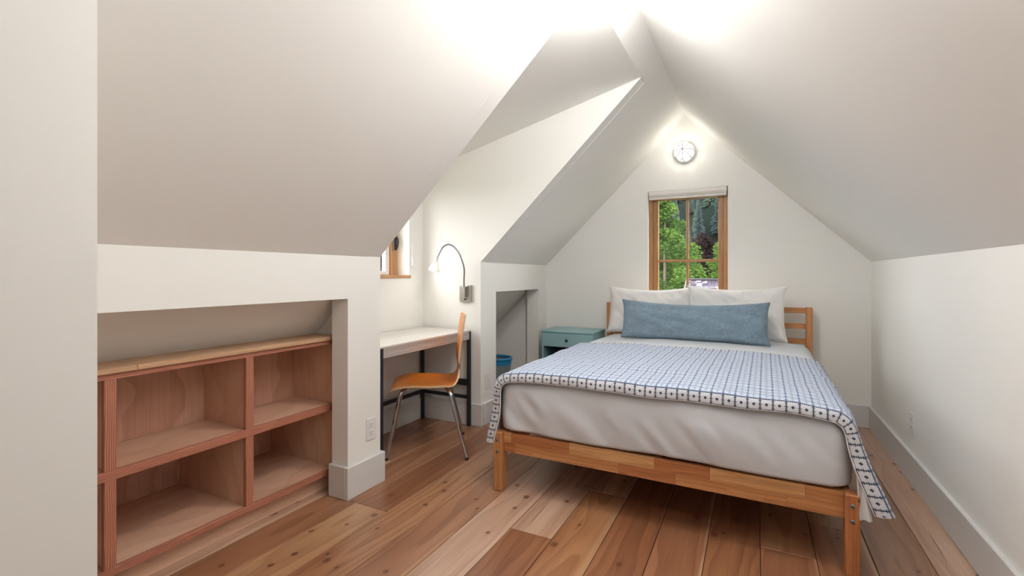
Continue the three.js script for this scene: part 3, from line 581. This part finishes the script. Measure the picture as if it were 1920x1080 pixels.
// ---------------------------------------------------------------- nightstand
{
  const t = thing('nightstand', 'small pale teal nightstand with round knobs in the corner beside the bed', 'nightstand');
  const x0 = -1.765, x1 = -1.265, z0 = -4.435, z1 = -4.075, Y = 0.652;
  part('top', span(x0 - 0.004, x1 + 0.004, Y - 0.018, Y, z0, z1 + 0.006, { c: 0.003 }), M.teal, t);
  for (const x of [x0, x1 - 0.018]) part('side_panel', span(x, x + 0.018, 0.12, Y - 0.018, z0, z1 - 0.004, { c: 0.002 }), M.teal, t);
  part('back_panel', span(x0 + 0.018, x1 - 0.018, 0.12, Y - 0.018, z0, z0 + 0.01), M.navy, t);
  part('bottom_panel', span(x0 + 0.018, x1 - 0.018, 0.12, 0.136, z0 + 0.01, z1 - 0.006), M.teal, t);
  part('shelf', span(x0 + 0.018, x1 - 0.018, 0.35, 0.364, z0 + 0.01, z1 - 0.03), M.navy, t, 'dark inside shelf');
  const knob = () => { const g = lathe([[0.0001, 0.024], [0.008, 0.024], [0.013, 0.02], [0.014, 0.015], [0.010, 0.009], [0.006, 0.006], [0.006, 0], [0.0001, 0]], 20); g.rotateX(Math.PI / 2); return g; };
  for (const [a, b] of [[0.505, 0.632], [0.14, 0.345]]) {
    const d = part('drawer', span(x0 + 0.004, x1 - 0.004, a, b, z1 - 0.018, z1, { c: 0.003 }), M.teal, t);
    const k = knob(); k.translate((x0 + x1) / 2, (a + b) / 2, z1); part('knob', k, M.navy, d, 'dark round knob');
  }
  for (const x of [x0 + 0.025, x1 - 0.025]) for (const z of [z0 + 0.025, z1 - 0.03]) part('leg', cyl(0.012, 0.018, 0.12, [x, 0.06, z]), M.teal, t);
}
// ---------------------------------------------------------------- blue basket in the low cupboard
{
  const t = thing('basket', 'bright blue round basket inside the low open cupboard', 'basket', [-2.09, 0, -3.82]);
  const blue = std({ color: 0x1f7fae, roughness: 0.4 }), inner = std({ color: 0x76807e, roughness: 0.7 });
  part('body', lathe([[0.0001, 0.0], [0.09, 0.0], [0.095, 0.01], [0.125, 0.40], [0.119, 0.40], [0.09, 0.014], [0.0001, 0.012]], 40), inner, t);
  const rim = new THREE.TorusGeometry(0.124, 0.013, 12, 48); rim.rotateX(Math.PI / 2); rim.translate(0, 0.405, 0); part('rim', rim, blue, t, 'thick bright blue rim');
  part('band', lathe([[0.1235, 0.355], [0.1265, 0.395], [0.1285, 0.395], [0.1255, 0.355]], 40), blue, t);
}
// ---------------------------------------------------------------- outlets and plates
function plate(label, pos, turn, kind) {
  const t = thing('wall_outlet', label, 'outlet', pos, turn);
  part('cover_plate', cbox(0.072, 0.116, 0.006, { c: 0.0025, at: [0, 0, 0.003] }), M.white, t);
  if (kind) for (const y of [-0.022, 0.022]) {
    const r = part('receptacle', new RoundedBoxGeometry(0.034, 0.03, 0.004, 2, 0.0018).translate(0, y, 0.0068), M.white, t);
    for (const [x, h] of [[-0.0065, 0.009], [0.0065, 0.0075]]) part('slot', cbox(0.0022, h, 0.001, { c: 0.0002, at: [x, y + 0.004, 0.009] }), M.darkSlot, r);
    part('slot', cyl(0.0026, 0.0026, 0.001, [0, y - 0.008, 0.009], { axis: 'z', seg: 12 }), M.darkSlot, r);
  } else part('rocker', cbox(0.033, 0.066, 0.005, { c: 0.002, at: [0, 0, 0.0075] }), M.white, t);
  return t;
}
plate('white double wall outlet on the pillar between shelves and desk', [XL, 0.318, -1.985], Math.PI / 2, true);
plate('white wall plate on the far knee wall beside the bed throw', [XL, 0.325, -3.27], Math.PI / 2, false);
plate('white wall outlet low on the right wall', [XR, 0.33, -3.40], -Math.PI / 2, true);

// ---------------------------------------------------------------- reading lamp on the dormer side wall
{
  const t = thing('reading_lamp', 'nickel gooseneck reading lamp mounted on the wall above the desk', 'lamp');
  const X = -2.005, Y = 1.018, Z = DF;
  part('backplate', new RoundedBoxGeometry(0.105, 0.13, 0.026, 3, 0.006).translate(X, Y, Z + 0.0132), M.nickel, t);
  part('bracket', new RoundedBoxGeometry(0.026, 0.085, 0.03, 3, 0.005).translate(X + 0.004, Y + 0.012, Z + 0.042), M.nickel, t);
  part('switch', cyl(0.007, 0.007, 0.012, [X + 0.004, Y - 0.044, Z + 0.031], { axis: 'z' }), M.black, t, 'small black switch');
  const neck = [[X + 0.006, 1.06, Z + 0.05], [X + 0.012, 1.12, Z + 0.06], [X + 0.021, 1.22, -3.09], [-2.012, 1.325, -3.07], [-2.05, 1.378, -3.05], [-2.09, 1.395, -3.035], [-2.125, 1.372, -3.012], [-2.148, 1.315, -2.99], [-2.158, 1.285, -2.982]];
  part('gooseneck', tube(neck, 0.0062, { seg: 90, rad: 10 }), M.steel, t);
  // bell-shaped shade
  const prof = [[0.0001, 0.0], [0.011, 0.0], [0.012, -0.022], [0.017, -0.03], [0.026, -0.05], [0.034, -0.078], [0.0325, -0.078], [0.0245, -0.05], [0.0155, -0.031], [0.0001, -0.026]];
  const dir = new THREE.Vector3(-0.18, -1, 0.12).normalize(), q = new THREE.Quaternion().setFromUnitVectors(new THREE.Vector3(0, -1, 0), dir);
  const sh = lathe(prof.map(([a, b]) => [a * 1.3, b * 1.3]), 28); sh.applyQuaternion(q); sh.translate(-2.159, 1.29, -2.981);
  part('lamp_shade', sh, phys({ color: new THREE.Color().setRGB(0.8, 0.79, 0.77), roughness: 0.45, transmission: 0.25, thickness: 0 }), t, 'frosted bell shade');
  const bulb = new THREE.SphereGeometry(0.021, 20, 14); bulb.translate(0, -0.082, 0); bulb.applyQuaternion(q); bulb.translate(-2.159, 1.29, -2.981);
  part('bulb', bulb, std({ color: 0xffffff, emissive: new THREE.Color(1, 0.95, 0.86), emissiveIntensity: 4 }), t, 'glowing bulb');
  const L = new THREE.PointLight(new THREE.Color(1, 0.93, 0.82), LAMP_DESK); L.position.copy(new THREE.Vector3(0, -0.082, 0).applyQuaternion(q)).add(new THREE.Vector3(-2.159, 1.29, -2.981)); L.castShadow = true; L.name = 'reading_lamp_light'; t.add(L);
}
// ---------------------------------------------------------------- caged bulkhead lamp under the ridge
{
  const t = thing('bulkhead_lamp', 'round caged white wall lamp glowing under the ridge above the window', 'lamp', [-0.553, 2.245, ZE]);
  const put = (g) => { g.rotateX(Math.PI / 2); return g; };
  part('base', put(lathe([[0.0001, 0], [0.092, 0], [0.092, 0.02], [0.082, 0.034], [0.0001, 0.034]], 36)), M.white, t);
  part('globe', put(lathe([[0.072, 0.034], [0.076, 0.06], [0.074, 0.095], [0.062, 0.125], [0.036, 0.14], [0.0001, 0.144]], 36)), std({ color: 0xffffff, emissive: new THREE.Color(1, 0.98, 0.94), emissiveIntensity: 0.75 }), t, 'glowing white glass globe');
  for (const [r, z] of [[0.084, 0.045], [0.0835, 0.08], [0.078, 0.108]]) { const g = new THREE.TorusGeometry(r, 0.0032, 8, 48); g.translate(0, 0, z); part('cage_ring', g, M.cage, t); }
  for (let i = 0; i < 4; i++) { const a = i * Math.PI / 4, c = Math.cos(a), s = Math.sin(a); const pts = [[0.084, 0.034], [0.0845, 0.07], [0.08, 0.105], [0.062, 0.136], [0.034, 0.151], [0, 0.155]]; part('cage_bar', tube([...pts.map(([r, z]) => [r * c, r * s, z]), ...pts.slice(0, 5).reverse().map(([r, z]) => [-r * c, -r * s, z])], 0.0032, { seg: 40, rad: 7 }), M.cage, t); }
  const L = new THREE.PointLight(new THREE.Color(1, 0.95, 0.86), LAMP_GABLE); L.position.set(0, 0, 0.115); L.shadow.radius = 2; L.castShadow = true; L.name = 'bulkhead_light'; t.add(L);
}
// ---------------------------------------------------------------- three added fill globes under the roof, unseen above the upper edge of the view
for (const [x, y, z, r, power, where] of [[-0.34, 2.14, -1.45, 0.1, 0.58, 'middle one of three'], [0.0, 1.86, -0.75, 0.08, 0.52, 'closest to the viewer'], [XM, 2.43, -2.04, 0.05, 1.4, 'small one tucked into the ridge']]) {
  const t = thing('added_fill_globe', 'added round opal fill globe hanging unseen under the roof, ' + where, 'lamp', [x, y, z], 0, 'added fill globes');
  const gap = slopeY(x) - y;
  part('globe', new THREE.SphereGeometry(r, 36, 24), std({ color: 0xffffff, emissive: new THREE.Color(1, 0.99, 0.97), emissiveIntensity: 1 }), t, 'glowing opal globe of an added fill lamp');
  part('cord', cyl(0.003, 0.003, gap - r + 0.01, [0, (gap + r) / 2, 0]), M.white, t);
  part('ceiling_cup', lathe([[0.0001, gap - 0.015], [0.010, gap - 0.015], [0.016, gap - 0.03], [0.0001, gap - 0.03]], 20), M.white, t);
  const L = new THREE.PointLight(new THREE.Color(0.98, 0.98, 1.0), power); L.shadow.radius = r * 50; L.castShadow = true; L.name = 'added_fill_light'; t.add(L);
}
// ---------------------------------------------------------------- outside: lawn, wooded hillside, trees, a shingled roof
{
  const grass = std({ color: new THREE.Color().setRGB(0.03, 0.05, 0.015), roughness: 1 });
  const g = new THREE.PlaneGeometry(420, 420, 1, 1); g.rotateX(-Math.PI / 2); g.translate(0, -3.2, 0);
  const lawn = struct('ground', g, grass, 'grassy ground outside the house', 'ground');
  const hill = gridGeo(60, 30, (u, v) => { const a = (u - 0.52) * 1.25, r = 90 + v * 180; const h = -3.4 + Math.pow(v, 1.1) * 110 * (0.85 + 0.3 * noise(u * 6, 3, 801)) + 5 * (noise(u * 30, v * 14, 802) - 0.5); return [Math.sin(a) * r - 6, h, -Math.cos(a) * r]; });
  struct('hillside', hill, phys({ color: new THREE.Color().setRGB(0.007, 0.011, 0.009), roughness: 1, specularIntensity: 0, side: THREE.DoubleSide }), 'dark forested hillside far behind the gable window', 'hill');
}
// conifers on the hillside
{
  const cr = mulberry(61);
  const conifer = (seed) => {
    const r = mulberry(seed), pos = [], col = [], H = 1;
    const tiers = 26;
    for (let k = 0; k < tiers; k++) {
      const f = k / tiers, y = 0.1 + 0.9 * f, rad = 0.15 * Math.pow(1 - f, 0.85) + 0.01, n = 13;
      for (let i = 0; i < n; i++) {
        const a = (i + r()) / n * Math.PI * 2, rr = rad * (0.7 + 0.5 * r()), w = 0.13 + 0.08 * r(), dy = -0.02 - 0.04 * r();
        const tip = [Math.cos(a) * rr, y + dy, Math.sin(a) * rr], l = [Math.cos(a - w) * rr * 0.55, y - 0.025, Math.sin(a - w) * rr * 0.55], q = [Math.cos(a + w) * rr * 0.55, y - 0.025, Math.sin(a + w) * rr * 0.55], c = [0, y + 0.05 * (1 - f) + 0.015, 0];
        pos.push(...c, ...l, ...tip, ...c, ...tip, ...q);
      }
    }
    const g = new THREE.BufferGeometry(); g.setAttribute('position', new THREE.Float32BufferAttribute(pos, 3)); g.computeVertexNormals(); return g;
  };
  const mats = [[0.0300, 0.0450, 0.0390], [0.0390, 0.0600, 0.0420], [0.0270, 0.0390, 0.0390]].map((c) => phys({ color: new THREE.Color().setRGB(...c), roughness: 1, specularIntensity: 0, side: THREE.DoubleSide }));
  const bark = std({ color: 0x3a3028, roughness: 1 });
  const shapes = [1, 2, 3].map((s) => conifer(s + 70));
  const proto = shapes.map((g, i) => { const t = new THREE.Group(); part('foliage', g, mats[i], t); part('trunk', cyl(0.016, 0.004, 0.9, [0, 0.45, 0], { seg: 6 }), bark, t); return t; });
  const hillY = (x, z) => { const r = Math.hypot(x + 6, z), v = (r - 90) / 180; return -3.6 + (v > 0 ? Math.pow(v, 1.1) * 102 : 0); };
  let n = 0;
  for (let ring = 0; ring < 10; ring++) {
    const R = 98 + ring * 11, step = 4.8 / R;
    for (let a = -0.42; a < 0.26; a += step * (0.92 + 0.4 * cr())) {
      const rr = R + (cr() - 0.5) * 8, x = Math.sin(a) * rr - 1, z = -Math.cos(a) * rr, s = 9 + 6 * cr();
      const t = proto[n % 3].clone(); t.name = numbered('conifer_tree'); t.position.set(x, hillY(x, z) - 0.5, z); t.rotation.y = cr() * 6; t.scale.set(s * (0.9 + 0.3 * cr()), s, s * (0.9 + 0.3 * cr()));
      t.userData = { label: 'dark conifer in the forest on the hillside beyond the gable window', category: 'tree', group: 'conifers on the hillside' };
      scene.add(t); n++; if (n >= 290) break;
    }
    if (n >= 290) break;
  }
}
// broadleaf trees near the house: blobs of separate leaves on a trunk with limbs
function leafyTree(label, pos, height, radius, colors, seed, { leaves = 5200, size = 0.13, from = 0.12 } = {}) {
  const r = mulberry(seed), P = [], C = [], N = [];
  const t = thing('broadleaf_tree', label, 'tree', pos);
  const blobs = []; const nb = 60;
  for (let i = 0; i < nb; i++) { const f = from + (1 - from) * (i + r()) / nb, prof = Math.sin(Math.PI * Math.pow(clamp((f - from) / (1 - from) * 0.92 + 0.06), 0.75)), a = r() * 6.283, d = radius * prof * (0.25 + 0.65 * Math.sqrt(r())); blobs.push([Math.cos(a) * d, height * f * 0.96, Math.sin(a) * d, radius * (0.17 + 0.17 * r()) * (0.6 + 0.5 * prof), r()]); }
  for (let i = 0; i < leaves; i++) {
    const b = blobs[Math.floor(r() * nb)], th = r() * 6.283, cz = r() * 2 - 1, q = Math.sqrt(1 - cz * cz), d = b[3] * Math.pow(r(), 0.45);
    const c = [b[0] + Math.cos(th) * q * d, b[1] + cz * d, b[2] + Math.sin(th) * q * d];
    const s = size * (0.6 + 0.8 * r()), ax = r() * 6.283, ay = r() * 1.4 - 0.7;
    const ux = [Math.cos(ax) * s, Math.sin(ay) * s * 0.6, Math.sin(ax) * s], vx = [-Math.sin(ax) * s * 0.5 * Math.sin(ay), s * 0.55 * Math.cos(ay), Math.cos(ax) * s * 0.5 * Math.sin(ay)];
    const p = (a, e) => [c[0] + ux[0] * a + vx[0] * e, c[1] + ux[1] * a + vx[1] * e, c[2] + ux[2] * a + vx[2] * e];
    const A = p(-0.6, 0), B = p(0, -0.55), D = p(0.6, 0), E = p(0, 0.55);
    P.push(...A, ...B, ...D, ...A, ...D, ...E);
    const k = clamp(b[4] * 0.6 + r() * 0.5), col = mix3(colors[0], colors[1], k); for (let j = 0; j < 6; j++) C.push(...col);
  }
  const g = new THREE.BufferGeometry(); g.setAttribute('position', new THREE.Float32BufferAttribute(P, 3)); g.setAttribute('color', new THREE.Float32BufferAttribute(C, 3)); g.computeVertexNormals();
  part('foliage', g, phys({ vertexColors: true, roughness: 0.9, specularIntensity: 0, side: THREE.DoubleSide, transmission: 0.3, thickness: 0 }), t);
  const bark = std({ color: 0x5a5046, roughness: 1 });
  part('trunk', cyl(radius * 0.07, radius * 0.02, height * 0.9, [0, height * 0.45, 0], { seg: 8 }), bark, t);
  for (let i = 0; i < 7; i++) { const b = blobs[4 + i * 4]; part('limb', tube([[0, b[1] * 0.72, 0], [b[0] * 0.5, b[1] * 0.88, b[2] * 0.5], [b[0], b[1], b[2]]], radius * 0.012, { seg: 6, rad: 5 }), bark, t); }
  return t;
}
const LIME = [[0.0120, 0.0360, 0.0090], [0.0990, 0.1680, 0.0330]], LEAF = [[0.0105, 0.0300, 0.0090], [0.0570, 0.1050, 0.0240]], PURPLE = [[0.0120, 0.0090, 0.0090], [0.0360, 0.0240, 0.0240]];
leafyTree('tall bright green birch filling the left upper pane of the gable window', [-2.35, -3.2, -14.5], 6.9, 1.15, LIME, 901, { leaves: 22000, size: 0.07, from: 0.25 });
leafyTree('bushy green tree low behind the left panes of the gable window', [-2.45, -3.2, -11.6], 4.75, 0.85, LIME, 902, { leaves: 20000, size: 0.055, from: 0.3 });
leafyTree('rounded mid-green tree behind the middle bar of the gable window', [-2.75, -3.2, -18.2], 6.0, 1.5, LEAF, 903, { leaves: 20000, size: 0.08, from: 0.3 });
leafyTree('yellow-green tree at the right edge of the gable window view', [-0.55, -3.2, -16.4], 6.2, 1.1, LIME, 904, { leaves: 18000, size: 0.075, from: 0.35 });
leafyTree('dark purple-leaved tree among the green trees beyond the gable window', [-1.86, -3.2, -20.9], 6.2, 1.0, PURPLE, 905, { leaves: 12000, size: 0.09, from: 0.66 });
leafyTree('mid-green tree behind the shingled roof', [-1.2, -3.2, -24.5], 5.8, 1.7, LEAF, 906, { leaves: 18000, size: 0.085, from: 0.4 });
leafyTree('broad green tree standing left of the birch outside', [-5.2, -3.2, -15], 6.4, 1.9, LEAF, 907, { leaves: 7000, size: 0.16 });
leafyTree('broad green tree standing right of the shingled roof outside', [3.4, -3.2, -19], 6.6, 2.0, LEAF, 908, { leaves: 7000, size: 0.16 });
leafyTree('slender green tree outside the dormer window', [-9.7, -3.2, -10.6], 6.4, 1.3, LIME, 909, { leaves: 6000, size: 0.14 });
leafyTree('round green tree seen past the slender one outside the dormer', [-14.5, -3.2, -15.5], 5.6, 1.9, LEAF, 910, { leaves: 6000, size: 0.16 });
// shingled roof of the next house
{
  const t = thing('neighbour_house', 'low neighbouring house with weathered grey shingle roof seen through the window', 'house', [0, 0, 0]);
  const x0 = -1.46, x1 = 4.2, zr = -12.3, yr = 1.05, zf = -10.3, yf = 0.05, hr = mulberry(33);
  part('wall', slabZ(-14.2, -10.4, rect(x0 + 0.2, x1 - 0.2, -3.2, 0.0)), std({ color: 0x6d6257, roughness: 0.9 }), t);
  part('gable', slabX(x0 + 0.2, x1 - 0.2, [[-14.2, 0], [-12.3, 0.98], [-10.4, 0.0]]), std({ color: 0x6d6257, roughness: 0.9 }), t);
  const shingleMats = [[0.0864, 0.0768, 0.0912], [0.0576, 0.0504, 0.0624], [0.0384, 0.0336, 0.0432], [0.1320, 0.1200, 0.1344]].map((c) => phys({ color: new THREE.Color().setRGB(...c), specularIntensity: 0, roughness: 0.95 }));
  const courses = 20, len = Math.hypot(zf - zr, yr - yf), ang = Math.atan2(yr - yf, zf - zr);
  for (const side of [1, -1]) for (let k = 0; k < courses; k++) {
    const lists = shingleMats.map(() => []);
    const f0 = k / courses, step = len / courses;
    for (let x = x0; x < x1; ) { const w = 0.06 + 0.08 * hr(), e = Math.min(x1, x + w), b = cbox(e - x - 0.006, 0.016, step * 1.3, { c: 0.001 }); b.rotateX(ang * 0.97); const d = (k + 0.5) * step + (hr() - 0.5) * 0.02, z = zr + side * Math.cos(ang) * d, y = yr - Math.sin(ang) * d + 0.008 * hr(); if (side < 0) b.rotateY(Math.PI); b.translate((x + e) / 2, y, z); lists[Math.floor(hr() * 4)].push(b); x = e; }
    lists.forEach((l, i) => { if (l.length) { const m = part('shingle_course', merge(l), shingleMats[i], t); } });
  }
  part('ridge_cap', span(x0, x1, yr - 0.005, yr + 0.03, zr - 0.07, zr + 0.07, { c: 0.01 }), shingleMats[1], t);
  part('barge_board', merge([1, -1].map((s) => { const b = cbox(0.03, 0.14, len, { c: 0.004 }); b.rotateX(s > 0 ? ang : -ang); b.translate(x0 - 0.015, (yr + yf) / 2 - 0.05, zr + s * (zf - zr) / 2); return b; })), std({ color: new THREE.Color().setRGB(0.06, 0.058, 0.056), roughness: 0.8 }), t, 'pale barge board at the roof end');
}
renderer.render(scene, camera);
